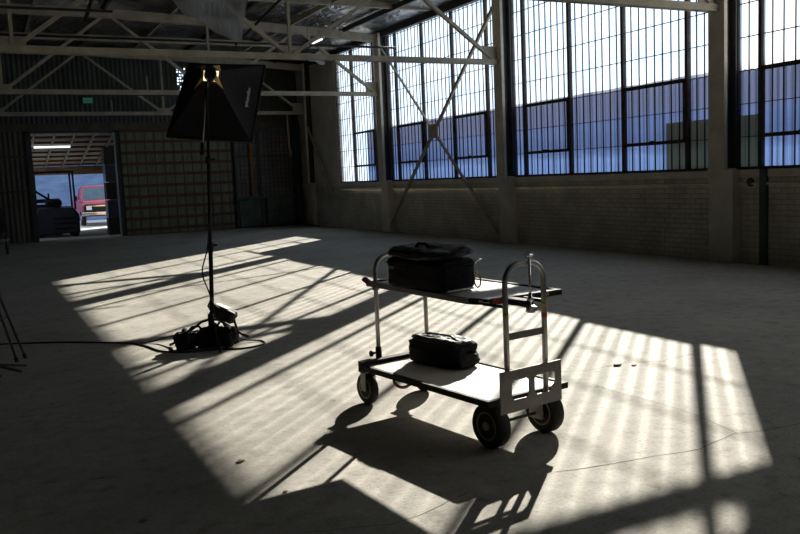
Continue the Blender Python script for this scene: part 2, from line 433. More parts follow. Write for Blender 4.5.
for (a, za), (b, zb) in zip(RX, RX[1:]):
    r.quad((a, -8.2, za + .12), (b, -8.2, zb + .12), (b, 29.9, zb + .12), (a, 29.9, za + .12))
struct('ceiling', r, 'dark_steel')

# ---------------------------------------------------------------- windows, one per bay
def window(k, y0, y1, mulls, gmat):
    t = thing('window_%d' % k, (WX + .06, (y0 + y1) / 2, SILL), None, None, kind='structure')
    X = WX + .06
    f = MB()
    f.box(X - .04, X + .04, y0, y0 + .05, SILL, TOP); f.box(X - .04, X + .04, y1 - .05, y1, SILL, TOP)
    f.box(X - .04, X + .04, y0, y1, SILL, SILL + .045); f.box(X - .04, X + .04, y0, y1, TOP - .05, TOP)
    f.build('window_frame', 'sash', t)
    for y in mulls:
        MB().box(X - .05, X + .035, y - .032, y + .032, SILL + .02, TOP - .02).build('mullion', 'sash', t)
    g = MB()
    for i in range(1, 9):
        z = SILL + .513 * i
        if z < TOP - .1: g.box(X - .012, X + .012, y0, y1, z - .0055, z + .0055)
    edges = [y0] + list(mulls) + [y1]
    for a, b in zip(edges, edges[1:]):
        n = max(1, round((b - a) / .196))
        for i in range(1, n):
            y = a + (b - a) * i / n + random.uniform(-.012, .012)
            g.box(X - .013, X + .013, y - .005, y + .005, SILL + .02, TOP - .02)
    g.build('muntin_grid', 'sash', t)
    if len(mulls) > 3:
        for a, b in ((mulls[0], mulls[1]), (mulls[2], mulls[3])):
            s = MB(); z0, z1 = SILL + .513 * 1, SILL + .513 * 3
            s.box(X - .06, X - .02, a + .03, b - .03, z1 - .035, z1 + .03); s.box(X - .06, X - .02, a + .03, b - .03, z0 - .025, z0 + .035)
            s.box(X - .06, X - .02, a + .03, a + .075, z0, z1); s.box(X - .06, X - .02, b - .075, b - .03, z0, z1)
            so = s.build('opening_sash', 'sash', t)
            m_ = (a + b) / 2; MB().box(X - .10, X - .06, m_ - .05, m_ + .05, z0, z0 + .05).build('sash_latch', 'sash', so)
    gl = MB(); zm = SILL + .513 * 3
    gl.quad((X, y0, SILL), (X, y1, SILL), (X, y1, zm), (X, y0, zm)); gl.build('glass', 'glass', t)
    gl = MB(); gl.quad((X, y0, zm), (X, y1, zm), (X, y1, TOP), (X, y0, TOP)); gl.build('glass', gmat, t)
for k, (a, b) in enumerate(zip(COLS[:-1], COLS[1:])):
    ms = [a + .87 + 1.565 * i for i in range(4)]
    y1 = b - .15
    if b > 28: y1 = 25.76; ms = [m_ for m_ in ms if m_ < y1 - .3] ; ms = [22.89, 24.45]
    window(k + 1, a + .15, y1, ms, 'frost' if b < 9.7 else 'glass')  # upper panes of the near bays made frosted to keep direct sun out
# the far bay's own opening sash
t6 = bpy.data.objects['window_5']; s = MB(); X = WX + .06
for z in (SILL + .513, SILL + .513 * 3): s.box(X - .06, X - .02, 22.92, 24.42, z - .03, z + .03)
s.box(X - .06, X - .02, 22.92, 22.96, SILL + .513, SILL + .513 * 3); s.box(X - .06, X - .02, 24.38, 24.42, SILL + .513, SILL + .513 * 3)
s.build('opening_sash', 'sash', t6)

# translucent sheeting outside the lower panes
sh = MB(); n = 1100; y0, y1 = 9.0, 23.75
lo, hi = [], []
for i in range(n + 1):
    y = y0 + (y1 - y0) * i / n; x = 10.99 + .013 * math.sin(2 * PI * y / .13)
    zt = 3.095 + .015 * noise.noise(Vector((y * 2, 0, 0)))
    lo.append(sh.b.verts.new((x, y, 1.482))); hi.append(sh.b.verts.new((x, y, zt)))
for i in range(n): sh.b.faces.new([lo[i], lo[i + 1], hi[i + 1], hi[i]]).smooth = True
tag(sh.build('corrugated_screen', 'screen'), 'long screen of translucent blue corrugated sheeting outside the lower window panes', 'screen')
sh = MB(); n = 900; y0, y1 = -2.7, 9.0; lo, hi = [], []
for i in range(n + 1):
    y = y0 + (y1 - y0) * i / n; x = 10.99 + .013 * math.sin(2 * PI * y / .13)
    lo.append(sh.b.verts.new((x, y, 1.482))); hi.append(sh.b.verts.new((x, y, 3.11)))
for i in range(n): sh.b.faces.new([lo[i], lo[i + 1], hi[i + 1], hi[i]]).smooth = True
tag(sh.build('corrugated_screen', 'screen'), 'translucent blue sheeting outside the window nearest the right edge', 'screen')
# grey boards standing in the bottom panes beside the near column
tag(MB().box(WX + .085, WX + .095, 9.70, 11.07, SILL + .01, SILL + .85).build('window_board', 'paper'),
    'grey-green board covering bottom panes left of the near column', 'board')
tag(MB().box(WX + .085, WX + .095, 9.05, 9.62, SILL + .01, SILL + .85).build('window_board', 'paper'),
    'narrow grey-green board covering bottom panes right of the near column', 'board')

# ---------------------------------------------------------------- steel columns
cl = ['left edge of frame, outside', '', 'wide buff steel column nearest the right of the picture',
      'buff steel column at the middle of the window wall', 'dark narrow steel column second from the back corner',
      'steel column against the solid corner panel of the wall']
for i, y in enumerate(COLS[2:], 2):
    t = thing('steel_column', (WX - .10, y, SILL), cl[i] + ', standing on the low brick wall', 'column')
    c = MB(); c.box(WX - .25, WX - .18, y - .17, y + .15, SILL, TOP)
    c.build('flange', 'column', t)
    MB().box(WX - .02, WX + .01, y - .19, y + .17, SILL, TOP).build('rear_flange', 'dark_steel', t)
    MB().box(WX - .18, WX - .02, y - .09, y + .03, SILL, TOP).build('web', 'dark_steel', t)  # web and rear flange coloured dark to stand for the column's shaded side
    MB().box(WX - .24, WX + .0, y - .19, y + .19, SILL, SILL + .03).build('base_plate', 'column', t)

# ---------------------------------------------------------------- trusses
def truss(y, label, zc=4.0):
    t = thing('roof_truss', (WX - .1, y, 4.04), label, 'truss', None)
    b = MB()
    for s_ in (-.05, .05): b.box(-15.8, WX - .22, y + s_ - .022, y + s_ + .022, zc - .055, zc + .055)
    for x in [-14 + .8 * i for i in range(31)]: b.box(x - .03, x + .03, y - .03, y + .03, zc - .04, zc + .04)
    b.build('bottom_chord', 'steel', t)
    tz = lambda x: roofz(x) - .26
    b = MB(); xs = [-15.8 + 1.0 * i for i in range(27)] + [WX - .22]
    for a, c in zip(xs, xs[1:]):
        for s_ in (-.045, .045):
            b.bar((a, y + s_, tz(a)), (c + .01, y + s_, tz(c)), .045, .22)
    b.build('top_chord', 'steel', t)
    nodes = [10.55, 5.74, .77, -4.2, -9.2, -14.1]; peaks = [8.24, 3.25, -1.7, -6.7, -11.7]
    for i, px in enumerate(peaks):
        MB().bar((nodes[i], y, zc), (px, y, tz(px)), .07, .085, (0, 1, 0)).build('diagonal', 'steel', t)
        MB().bar((px, y, tz(px)), (nodes[i + 1], y, zc), .07, .085, (0, 1, 0)).build('diagonal', 'steel', t)
    for i, nx in enumerate(nodes):
        MB().box(nx - (.34 if i == 0 else .22), nx + (.1 if i == 0 else .22), y - .012, y + .012, zc - .06, zc + (.34 if i == 0 else .17)).build('gusset_plate', 'steel', t)
        if i: MB().bar((nx, y, zc), (nx, y, tz(nx)), .06, .06).build('vertical', 'steel', t)
    for px in (4.12, -.8):
        MB().bar((px, y, zc), (px, y, zc + .42), .035, .035).build('hanger', 'steel', t)
truss(COLS[2], 'steel roof truss nearest the camera, chord end at top right', 4.01)
truss(COLS[3], 'steel roof truss meeting the column in the middle of the windows', 4.04)
truss(COLS[4], 'steel roof truss meeting the column second from the back corner')
truss(COLS[5], 'steel roof truss directly in front of the back wall')
# purlins
for k, x in enumerate([-9.6, -8.0, -6.4, -4.8, -3.2, -1.6, 0, 1.6, 3.2, 4.8, 6.4, 8.0, 9.6]):
    zt = roofz(x) - .06
    o = MB().box(x - .03, x + .03, -7.9, 29.4, zt - .13, zt - .0).build('roof_purlin', 'steel' if k % 2 else 'dark_steel')
    tag(o, 'long roof purlin running under the foil lined ceiling toward the back wall', 'purlin', 'purlins under the ceiling')
# cross rails between trusses seen under the foil
for y in (18.9, 25.1):
    o = MB().box(-14, WX - .2, y - .05, y + .05, roofz(4) - .40, roofz(4) - .24).build('roof_beam', 'steel')
    tag(o, 'flat beam under the ceiling between the ' + ('middle and far trusses' if y < 20 else 'far truss and the back wall'), 'beam')

# sprinkler pipes and sway rods
def pipe(pts, r, m, name, label, cat): return tag(MB().tube(pts, r, 8).build(name, m), label, cat)
pipe([(-12, 20.4, 5.05), (10.4, 20.4, 5.05)], .03, 'black', 'sprinkler_pipe', 'black pipe crossing the hall under the ceiling above the softbox', 'pipe')
pipe([(-10, 14.2, 4.32), (2.2, 14.2, 4.42)], .022, 'black', 'sprinkler_pipe', 'thin black pipe at upper left between the near trusses', 'pipe')
pipe([(-10, 24.4, 4.28), (6.2, 24.4, 4.18)], .025, 'black', 'sprinkler_pipe', 'black pipe running in front of the back wall at upper left', 'pipe')
pipe([(6.0, 20.4, 5.0), (5.9, 12.6, 5.75)], .03, 'black', 'sway_rod', 'dark sway rod slanting up from the black pipe', 'rod')
pipe([(2.0, 16.0, 4.6), (2.2, 13.0, 5.6)], .035, 'black', 'sway_rod', 'short dark rod slanting through the middle truss at upper left', 'rod')

# X brace in the second bay
XB = WX - .12
t = thing('cross_brace', (XB, 19.0, 2.74), 'X-shaped steel brace across the bay between middle and far columns', 'brace')
c = Vector((XB, 19.02, 2.72))
for p, wd in (((XB, 15.97, 5.42), .085), ((XB, 22.0, .10), .085), ((XB, 15.98, .05), .06), ((XB, 21.95, 5.30), .04)):
    MB().bar(c, p, wd, .05, (1, 0, 0)).build('brace_arm', 'steel', t)
MB().box(XB - .04, XB + .0, 18.80, 19.24, 2.56, 2.92).build('gusset_plate', 'steel', t, bevel=.004)
tag(MB().bar((XB, 28.35, 3.74), (XB, 26.05, .85), .07, .05, (1, 0, 0)).build('wall_brace', 'steel'),
    'slanting dark steel bar on the solid wall panel by the back corner', 'brace')

# wall services
tag(MB().tube([(WX - .04, -6, 1.26), (WX - .04, 25.6, 1.26)], .018, 8).build('conduit', 'plaster'), 'thin painted conduit running along the brick wall below the sills', 'pipe')
t = thing('wall_fitting', (WX - .03, 9.18, 1.30), 'small round fitting on brick wall right of the near column', 'fitting')
MB().lathe([(.07, 0), (.07, .03), (.045, .06), (.0001, .06)], Matrix.Translation((WX, 9.18, 1.28)) @ Matrix.Rotation(-PI / 2, 4, 'Y')).build('cover', 'dark_steel', t)
MB().box(WX - .012, WX, 9.09, 9.27, 1.19, 1.37).build('back_plate', 'plaster', t)
tag(MB().box(WX - .07, WX - .005, 8.86, 8.98, 0, SILL).build('downpipe', 'teal'), 'dark green square downpipe on the brick wall at far right', 'pipe')

# fluorescent lights
def tube_light(x, y, z, label, L=1.25):
    t = thing('fluorescent_light', (x, y, z), label, 'ceiling light')
    MB().box(x - .06, x + .06, y - L / 2, y + L / 2, z, z + .06).build('housing', 'plaster', t)
    MB().cyl((x, y - L / 2 + .04, z - .02), (x, y + L / 2 - .04, z - .02), .02, 10).build('tube', 'tube', t)
    for d in (-.4, .4): MB().cyl((x, y + d, z + .06), (x, y + d, roofz(x) - .1), .006, 6).build('hanger', 'dark_steel', t)
tube_light(8.05, 20.4, 5.12, 'lit fluorescent tube hanging near the far window column')
tube_light(8.05, 14.3, 5.22, 'lit fluorescent tube at top edge above the window wall')

# exit sign
t = thing('exit_sign', (3.54, YB - .1, 4.42), 'small green lit sign high on the back wall above the doorway', 'sign')
MB().box(3.37, 3.71, YB - .13, YB - .05, 4.42, 4.63).build('housing', 'dark_steel', t)
MB().box(3.385, 3.695, YB - .135, YB - .128, 4.435, 4.615).build('panel', 'exit', t)

# torn plastic film hanging from the roof
def film(corners, label, seed):
    mb = MB(); n, m_ = 18, 12; g = {}
    a, b, c_, d = [Vector(q) for q in corners]
    for i in range(n + 1):
        for j in range(m_ + 1):
            u, v_ = i / n, j / m_
            p = a.lerp(b, u).lerp(d.lerp(c_, u), v_)
            p += Vector((noise.noise(p * 2 + Vector((seed, 0, 0))), noise.noise(p * 2 + Vector((0, seed, 0))), noise.noise(p * 3) - .5 * math.sin(PI * u))) * .14
            g[i, j] = mb.b.verts.new(p)
    for i in range(n):
        for j in range(m_): mb.b.faces.new([g[i, j], g[i + 1, j], g[i + 1, j + 1], g[i, j + 1]]).smooth = True
    return tag(mb.build('plastic_film', 'film'), label, 'plastic sheet')
film([(1.4, 15.0, 5.9), (4.85, 15.2, 5.9), (4.55, 15.0, 4.12), (3.9, 15.0, 4.40)], 'torn translucent plastic film drooping from the roof above the softbox', 3)
film([(9.1, 24.6, 5.62), (10.2, 24.8, 5.58), (10.1, 24.9, 5.25), (9.6, 24.6, 5.3)], 'crumpled film hanging by the eave near the far window', 8)

# ---------------------------------------------------------------- back wall furniture
t = thing('sliding_door', (6.3, YB - .12, 0), 'big olive panelled sliding door with rust-red rails right of the doorway', 'door')
MB().box(4.46, 8.18, YB - .14, YB - .06, .02, 3.55).build('door_panel', mat('olive_panel', (.20, .20, .13), (.11, .12, .09), .8, 0, (5, 5, 1.2)), t)
for i in range(10):
    z = .14 + .37 * i
    MB().box(4.44, 8.20, YB - .17, YB - .14, z, z + .10).build('rail', 'rust', t)
for i in range(12):
    x = 4.62 + .312 * i
    MB().box(x, x + .022, YB - .165, YB - .14, .02, 3.55).build('stile', 'dark_steel', t)
t = thing('wire_partition', (9.4, YB - .15, 0), 'dark partition with wire grid above teal boards near back corner', 'partition')
MB().box(8.34, 10.5, YB - .10, YB - .06, 1.08, 3.40).build('grey_infill', mat('dull_grey_infill', (.17, .155, .15), (.09, .085, .085), .7, 0, (2, 2, 2)), t)
g = MB()
for i in range(15): g.box(8.36 + .152 * i, 8.375 + .152 * i, YB - .13, YB - .11, 1.1, 3.4)
for i in range(15): g.box(8.34, 10.5, YB - .13, YB - .11, 1.1 + .16 * i, 1.115 + .16 * i)
g.build('wire_grid', 'dark_steel', t)
for x in (8.30, 9.18, 10.46): MB().box(x, x + .07, YB - .16, YB - .1, 0, 3.42).build('post', 'dark_steel', t)
MB().box(8.30, 10.53, YB - .18, YB - .1, 2.52, 2.60).build('middle_rail', 'dark_steel', t)
MB().box(8.30, 10.53, YB - .19, YB - .1, 1.02, 1.12).build('ledge', 'teal', t)
for x0, x1 in ((8.4, 9.3), (9.42, 10.44)): MB().box(x0, x1, YB - .15, YB - .06, .05, 1.0).build('lower_panel', 'teal', t)
tag(MB().box(8.86, 8.95, YB - .24, YB - .17, 1.15, 3.3).build('timber_post', 'orange'), 'upright orange timber leaning by the wire partition', 'post')
tag(MB().box(10.56, WX - .02, YB - .2, YB - .08, 0, 3.75).build('locker_door', 'bluegreen', bevel=.01), 'tall dark blue-green door panel in the back corner', 'door')
pipe([(9.98, 28.2, 4.05), (10.0, 28.2, 2.75), (10.06, 28.2, 2.62), (10.02, 28.2, 2.5)], .03, 'steel', 'hanging_conduit', 'pale pipe end hanging down in front of the wire partition', 'pipe')

# ---------------------------------------------------------------- the shed beyond the doorway
w = MB(); w.box(-2, 9, 29.9, 37.0, -.12, -.001); w.build('floor', 'floor')['kind'] = 'structure'
w = MB(); w.box(-30, 40, 37.0, 70, -.14, -.02); w.build('ground', 'yard')['kind'] = 'structure'
w = MB(); w.box(5.62, 5.8, 29.95, 37.2, 0, 3.6); struct('wall_shed', w, 'backwall')
w = MB(); w.box(-2, 5.6, 36.9, 37.1, 2.28, 2.62); w.box(5.02, 5.6, 36.9, 37.1, 0, 2.28); struct('wall_shed', w, 'wood')
M['shedroof'] = mat('pale_roof_sheet', (.24, .22, .20), (.17, .155, .14), .6)
def shz(y): return 3.95 - (y - 29.9) * 1.25 / 7.2
w = MB(); w.bar((1.8, 29.9, shz(29.9)), (1.8, 37.15, shz(37.15)), 7.6, .04); struct('ceiling', w, 'shedroof')
for i in range(9):
    y = 30.3 + .8 * i
    tag(MB().box(-1.9, 5.55, y, y + .06, shz(y + .06) - .13, shz(y + .06) - .045).build('shed_purlin', 'rust'), 'dark purlin under the pale shed roof beyond the doorway', 'purlin', 'purlins of the shed beyond the doorway')
for x in (1.3, 1.95, 2.6, 3.25, 3.9, 4.55, 5.2):
    tag(MB().bar((x, 30.0, shz(30) - .15), (x, 36.8, shz(36.8) - .15), .06, .08).build('shed_rafter', 'dark_steel'), 'long rafter under the shed roof beyond the doorway', 'rafter', 'rafters of the shed beyond the doorway')
t = thing('fluorescent_light', (2.45, 30.4, 3.1), 'lit horizontal fluorescent tube seen through the doorway', 'ceiling light')
MB().box(1.72, 3.0, 30.36, 30.46, 3.12, 3.18).build('housing', 'white', t)
MB().cyl((1.85, 30.4, 3.09), (2.98, 30.4, 3.09), .03, 10).build('tube', 'tube', t)
for x in (1.9, 2.9): MB().cyl((x, 30.4, 3.18), (x, 30.4, 3.8), .008, 6).build('hanger', 'dark_steel', t)
# blue building outside
t = thing('blue_building', (4, 48, 0), 'blue clad building in daylight beyond the doorway', 'building')
MB().box(-8, 16, 48, 54, 0, 5).build('wall', 'blue_wall', t)
MB().box(-8.2, 16.2, 47.8, 54.2, 5, 5.3).build('roof', 'dark_steel', t)
MB().box(1.2, 2.6, 47.9, 48, 0, 2.2).build('door', 'shelf', t)

# red pickup
tx, ty = 5.05, 39.6
t = thing('pickup_truck', (tx, ty, 0), 'red pickup truck facing the camera outside beyond the doorway', 'truck')
b = MB(); W2 = .88
def loft(mb, secs):
    R = [[mb.b.verts.new(p) for p in s_] for s_ in secs]; k = len(R[0])
    for A, B in zip(R, R[1:]):
        for i in range(k): mb.b.faces.new([A[i], A[(i + 1) % k], B[(i + 1) % k], B[i]])
    mb.b.faces.new(R[0]); mb.b.faces.new(list(reversed(R[-1])))
def sec(y, hw, z0, z1, r=.10): return [(tx - hw, y, z0), (tx - hw, y, z1 - r), (tx - hw + r, y, z1), (tx + hw - r, y, z1), (tx + hw, y, z1 - r), (tx + hw, y, z0)]
loft(b, [sec(ty - .05, W2 - .03, .52, .98), sec(ty + .1, W2, .42, 1.08), sec(ty + 1.15, W2, .42, 1.18), sec(ty + 4.4, W2, .45, 1.18)])
b.build('body', 'truck_red', t, bevel=.02)
b = MB(); loft(b, [sec(ty + 1.05, W2 - .05, 1.10, 1.16), sec(ty + 1.55, W2 - .17, 1.10, 1.78, .12), sec(ty + 2.6, W2 - .17, 1.10, 1.80, .12), sec(ty + 2.8, W2 - .1, 1.10, 1.2)])
cab = b.build('cab', 'truck_red', t, bevel=.02)
M['wind'] = mat('windscreen', (.05, .09, .12), (.03, .06, .08), .08, 0)
b = MB(); b.quad((tx - .74, ty + 1.03, 1.17), (tx + .74, ty + 1.03, 1.17), (tx + .60, ty + 1.47, 1.70), (tx - .60, ty + 1.47, 1.70)); b.build('windscreen', 'wind', cab)
MB().box(tx - .80, tx + .80, ty - .09, ty - .03, .62, .94).build('grille', 'black', t)
MB().box(tx - .62, tx + .62, ty - .10, ty - .08, .86, .92).build('grille_trim', 'chrome', t)
for sx_ in (-1, 1): MB().box(tx + sx_ * .60 - .11, tx + sx_ * .60 + .11, ty - .12, ty - .05, .72, .90).build('headlight', 'white', t)
MB().box(tx - .92, tx + .92, ty - .22, ty - .10, .48, .62).build('bumper', 'chrome', t, bevel=.02)
for sx_ in (-1, 1):
    for yy in (ty + .8, ty + 3.5):
        m_ = Matrix.Translation((tx + sx_ * .78, yy, .35)) @ Matrix.Rotation(PI / 2, 4, 'Y')
        wh = MB().lathe([(.15, -.1), (.31, -.1), (.35, -.06), (.35, .06), (.31, .1), (.15, .1)], m_, 24).build('wheel', 'rubber', t)
        MB().lathe([(.14, -.105), (.15, -.09), (.15, .09), (.14, .105)], m_, 20).build('hub', 'chrome', wh)
    MB().box(tx + sx_ * 1.0 - .07, tx + sx_ * 1.0 + .07, ty + 1.25, ty + 1.32, 1.15, 1.35).build('mirror', 'black', t)

# forklift in the doorway
fx, fy = 2.45, 31.6
t = thing('forklift', (fx, fy, 0), 'dark navy forklift with overhead guard parked left inside the doorway', 'forklift')
b = MB(); loft(b, [[(fx - .55, fy - .1, .12), (fx - .55, fy - .1, .72), (fx - .45, fy, .95), (fx + .5, fy, .95), (fx + .62, fy - .1, .72), (fx + .62, fy - .1, .12)],
                   [(fx - .55, fy + 1.4, .12), (fx - .55, fy + 1.4, .8), (fx - .45, fy + 1.4, 1.0), (fx + .5, fy + 1.4, 1.0), (fx + .62, fy + 1.4, .8), (fx + .62, fy + 1.4, .12)]])
b.build('body', 'navy', t, bevel=.03)
for z in (.25, .42, .59): MB().box(fx - .05, fx + .5, fy - .13, fy - .09, z, z + .06).build('louvre', 'black', t)
for x in (fx - .5, fx + .55):
    for y in (fy + .15, fy + 1.3): MB().bar((x, y, .9), (x * .98 + fx * .02, y, 2.16), .05, .05).build('guard_post', 'black', t)
g = MB()
for y in (fy + .12, fy + 1.32): g.bar((fx - .52, y, 2.16), (fx + .57, y, 2.16), .05, .05)
for i in range(6): x = fx - .5 + .21 * i; g.bar((x, fy + .12, 2.16), (x, fy + 1.32, 2.16), .03, .03)
g.build('overhead_guard', 'black', t)
MB().soft(fx, fy + .75, 1.12, .45, .5, .22, n=8).build('seat', 'black_cloth', t)
MB().bar((fx - .1, fy + 1.15, 1.0), (fx - .1, fy + 1.0, 1.45), .05, .05).build('steering_column', 'black', t)
MB().bar((fx + .15, fy + .2, 1.0), (fx - .5, fy + .1, 1.55), .08, .06).build('brace', 'black', t)
for x in (fx - .45, fx + .5):
    for y in (fy + .2, fy + 1.2):
        MB().lathe([(.08, -.09), (.23, -.09), (.25, -.05), (.25, .05), (.23, .09), (.08, .09)], Matrix.Translation((x, y, .25)) @ Matrix.Rotation(PI / 2, 4, 'Y'), 20).build('wheel', 'rubber', t)
t.scale = (1.22, 1, 1.06)
bc = thing('crate_stack', (4.35, 31.0, 0), 'tall dark stack of crates just inside the right side of the doorway', 'crates')
for k in range(5): MB().box(4.08, 4.7, 30.7, 31.3, .62 * k + .002, .62 * k + .60).build('crate', 'navy' if k % 2 else 'black', bc, bevel=.02)
pt = thing('pallet_stack', (2.1, 32.9, 0), 'dark stack of pallets behind the forklift inside the doorway', 'pallets')
for k in range(7): MB().box(1.5, 2.75, 33.2, 34.2, .2 * k + .001, .2 * k + .14).build('pallet', 'navy', pt)
# timber pile beyond forklift, brownish clutter over the opening
for i, (x0, x1, z) in enumerate(((1.7, 3.0, 2.30), (2.6, 4.2, 2.36), (3.4, 5.0, 2.26))):
    tag(MB().box(x0, x1, 36.3 + .15 * i, 36.4 + .15 * i, z, z + .12).build('hanging_board', 'wood'),
        ['brown board hung left over the far shed opening', 'brown board hung higher over the middle of the shed opening', 'brown board hung right over the far shed opening'][i], 'board')

# dark draped equipment at the left edge
t = thing('covered_trolley', (.45, 24.5, 0), 'black cloth-covered trolley at the left edge in front of tan sheeting', 'trolley')
MB().soft(.20, 24.5, .95, .75, .6, 1.1, n=12, pw=3, amp=.05).build('cover', 'black_cloth', t)
MB().box(-.1, .68, 24.25, 24.8, .36, .40).build('tray', 'alu', t)
for x in (-.05, .62):
    for y in (24.3, 24.75): MB().cyl((x, y, .0), (x, y, .45), .03, 8).build('leg', 'dark_steel', t)

# ---------------------------------------------------------------- equipment cart
CA = math.atan2(.152, .988)
cart = thing('equipment_cart', (2.572, 4.016, 0), 'aluminium and black two-tier rolling equipment cart on the sunlit floor', 'cart', rz=CA)
def cp(mb, name, m, parent=None, bevel=0): return mb.build(name, m, parent or cart, world=False, bevel=bevel)
D0, D1, V0, V1, ZD = -.085, .540, -.075, 1.245, .304
cp(MB().box(D0 + .02, D1 - .02, V0 + .02, V1 - .02, ZD - .018, ZD - .004), 'deck_panel', 'shelf')
for x in (D0, D1):
    cp(MB().box(x - .016, x + .016, V0, V1, ZD - .035, ZD + .004), 'deck_rail', 'black', bevel=.004)
cp(MB().box(D0 - .016, D1 + .016, V0 - .016, V0 + .016, ZD - .035, ZD + .003), 'deck_end', 'black', bevel=.004)
cp(MB().box(D0 - .016, D1 + .016, V1 - .035, V1 + .025, ZD - .05, ZD + .025), 'deck_end', 'black', bevel=.004)
lab = cp(MB().box(D0 - .014, D0 + .10, V1 - .033, V1 + .03, ZD + .025, ZD + .027), 'label', 'dark_red'); lab['label'] = 'faded red label'
# upper shelf
DECK = (D0, D1)
ZS = .862; D0, D1, V0, V1 = -.3025, .3025, -.67, .67
SR = Matrix.Translation((.343, .704, 0)) @ Matrix.Rotation(-.07, 4, 'Z')
def cs(mb, name, m, bevel=0):
    for v in mb.b.verts: v.co = SR @ v.co
    return cp(mb, name, m, bevel=bevel)
cs(MB().box(D0 + .02, D1 - .02, V0 + .02, V1 - .04, ZS - .014, ZS - .002), 'shelf_panel', 'shelf')
cs(MB().box(D0 - .016, D0 + .016, V0 + .10, V1 - .02, ZS - .03, ZS + .006), 'shelf_rail', 'alu_plate', .004)
cs(MB().box(D1 - .016, D1 + .016, V0, V1 - .02, ZS - .03, ZS + .006), 'shelf_rail', 'black', .004)
cs(MB().bar((D0, V0 + .11, ZS - .012), (D0 + .06, V0 + .005, ZS - .012), .032, .036), 'corner_tube', 'black', .004)
cs(MB().box(D0 + .045, D1 + .016, V0 - .016, V0 + .016, ZS - .03, ZS + .006), 'shelf_end', 'black', .004)
cs(MB().box(D0 - .016, D1 + .016, V1 - .05, V1 - .01, ZS - .03, ZS + .006), 'shelf_end', 'black', .004)
cs(MB().bar((D0 + .0, V1 - .03, ZS - .005), (D0 - .02, V1 + .015, ZS + .025), .04, .03), 'end_grip', 'dark_red', .006)
cs(MB().box(D0 + .08, D0 + .16, V0 - .0175, V0 - .0155, ZS - .026, ZS + .003), 'label', 'red')['label'] = 'small red label'
cs(MB().box(.16, .21, V0 - .0175, V0 - .0155, ZS - .02, ZS + .001), 'label', 'yellow')['label'] = 'small yellow label'
D0, D1 = DECK; V0, V1 = 0.0, 1.25
# hoops
PV = 1.28
def hoop(u0, u1, v, z0, z1, r, rc=.11, m='alu', name='handle_hoop', sx=1):
    pts = [(u0, v, z0), (u0, v, z1 - rc * 1.6), (u0, v, z1 - rc)]
    for i in range(1, 9):
        a = PI - (PI / 2) * i / 8; pts.append((u0 + rc + rc * math.cos(a), v, z1 - rc + rc * math.sin(a)))
    for i in range(1, 9):
        a = PI / 2 - (PI / 2) * i / 8; pts.append((u1 - rc + rc * math.cos(a), v, z1 - rc + rc * math.sin(a)))
    pts += [(u1, v, z1 - rc * 1.6), (u1, v, z0)]
    return cp(MB().tube(pts, r, 14), name, m)
HU0, HU1, HV = -.005, .298, -.155
hoop(HU0, HU1, HV, .25, 1.085, .0165)
hoop(.085, .52, PV, ZD + .02, 1.055, .0155)
for x in (.085, .52):
    cp(MB().cyl((x, PV, ZD), (x, PV, ZD + .10), .022, 12), 'post_socket', 'black')
    cp(MB().cyl((x, PV, ZS - .05), (x, PV, ZS - .02), .024, 12), 'collar', 'alu_plate')
kn = cp(MB().cyl((.06, PV, ZD + .06), (.025, PV, ZD + .06), .008, 10), 'knob_stem', 'black')
cp(MB().lathe([(.008, 0), (.022, .004), (.022, .014), (.010, .02)], Matrix.Translation((.03, PV, ZD + .06)) @ Matrix.Rotation(-PI / 2, 4, 'Y'), 10), 'knob', 'black', kn)
cp(MB().box(HU0, HU1, HV - .006, HV + .006, .655, .695), 'crossbar', 'alu_plate', bevel=.003)
cp(MB().cyl((HU0, HV, .43), (HU1, HV, .43), .012), 'crossbar', 'alu')
for x, z, m_ in ((HU0, .80, 'yellow'), (HU1, .83, 'yellow'), (HU1, .765, 'red')):
    cp(MB().cyl((x, HV, z - .014), (x, HV, z + .016), .0172, 14), 'tape_band', m_)['label'] = 'band of %s tape' % m_
# mounting bracket and tall pin with T head
cp(MB().box(.135, .205, HV - .01, V0 + .03, ZS - .03, ZS + .006), 'bracket', 'black', bevel=.004)
pn = cp(MB().cyl((.17, HV - .02, ZS - .06), (.17, HV - .02, 1.125), .007, 10), 'locking_pin', 'chrome')
cp(MB().cyl((.145, HV - .02, 1.125), (.195, HV - .02, 1.125), .008, 10), 'pin_head', 'chrome', pn)
cp(MB().lathe([(.012, 0), (.02, .008), (.014, .022), (.009, .05)], Matrix.Translation((.17, HV - .02, ZS)), 12), 'pin_collar', 'chrome', pn)
cp(MB().soft(.17, HV - .03, ZS - .045, .07, .04, .04, n=6, pw=3, amp=.006), 'pin_knob', 'alu', pn)
for x in (HU0, HU1): cp(MB().box(x - .012, x + .012, HV, .03, ZS - .022, ZS - .004), 'hoop_clamp', 'black', bevel=.003)
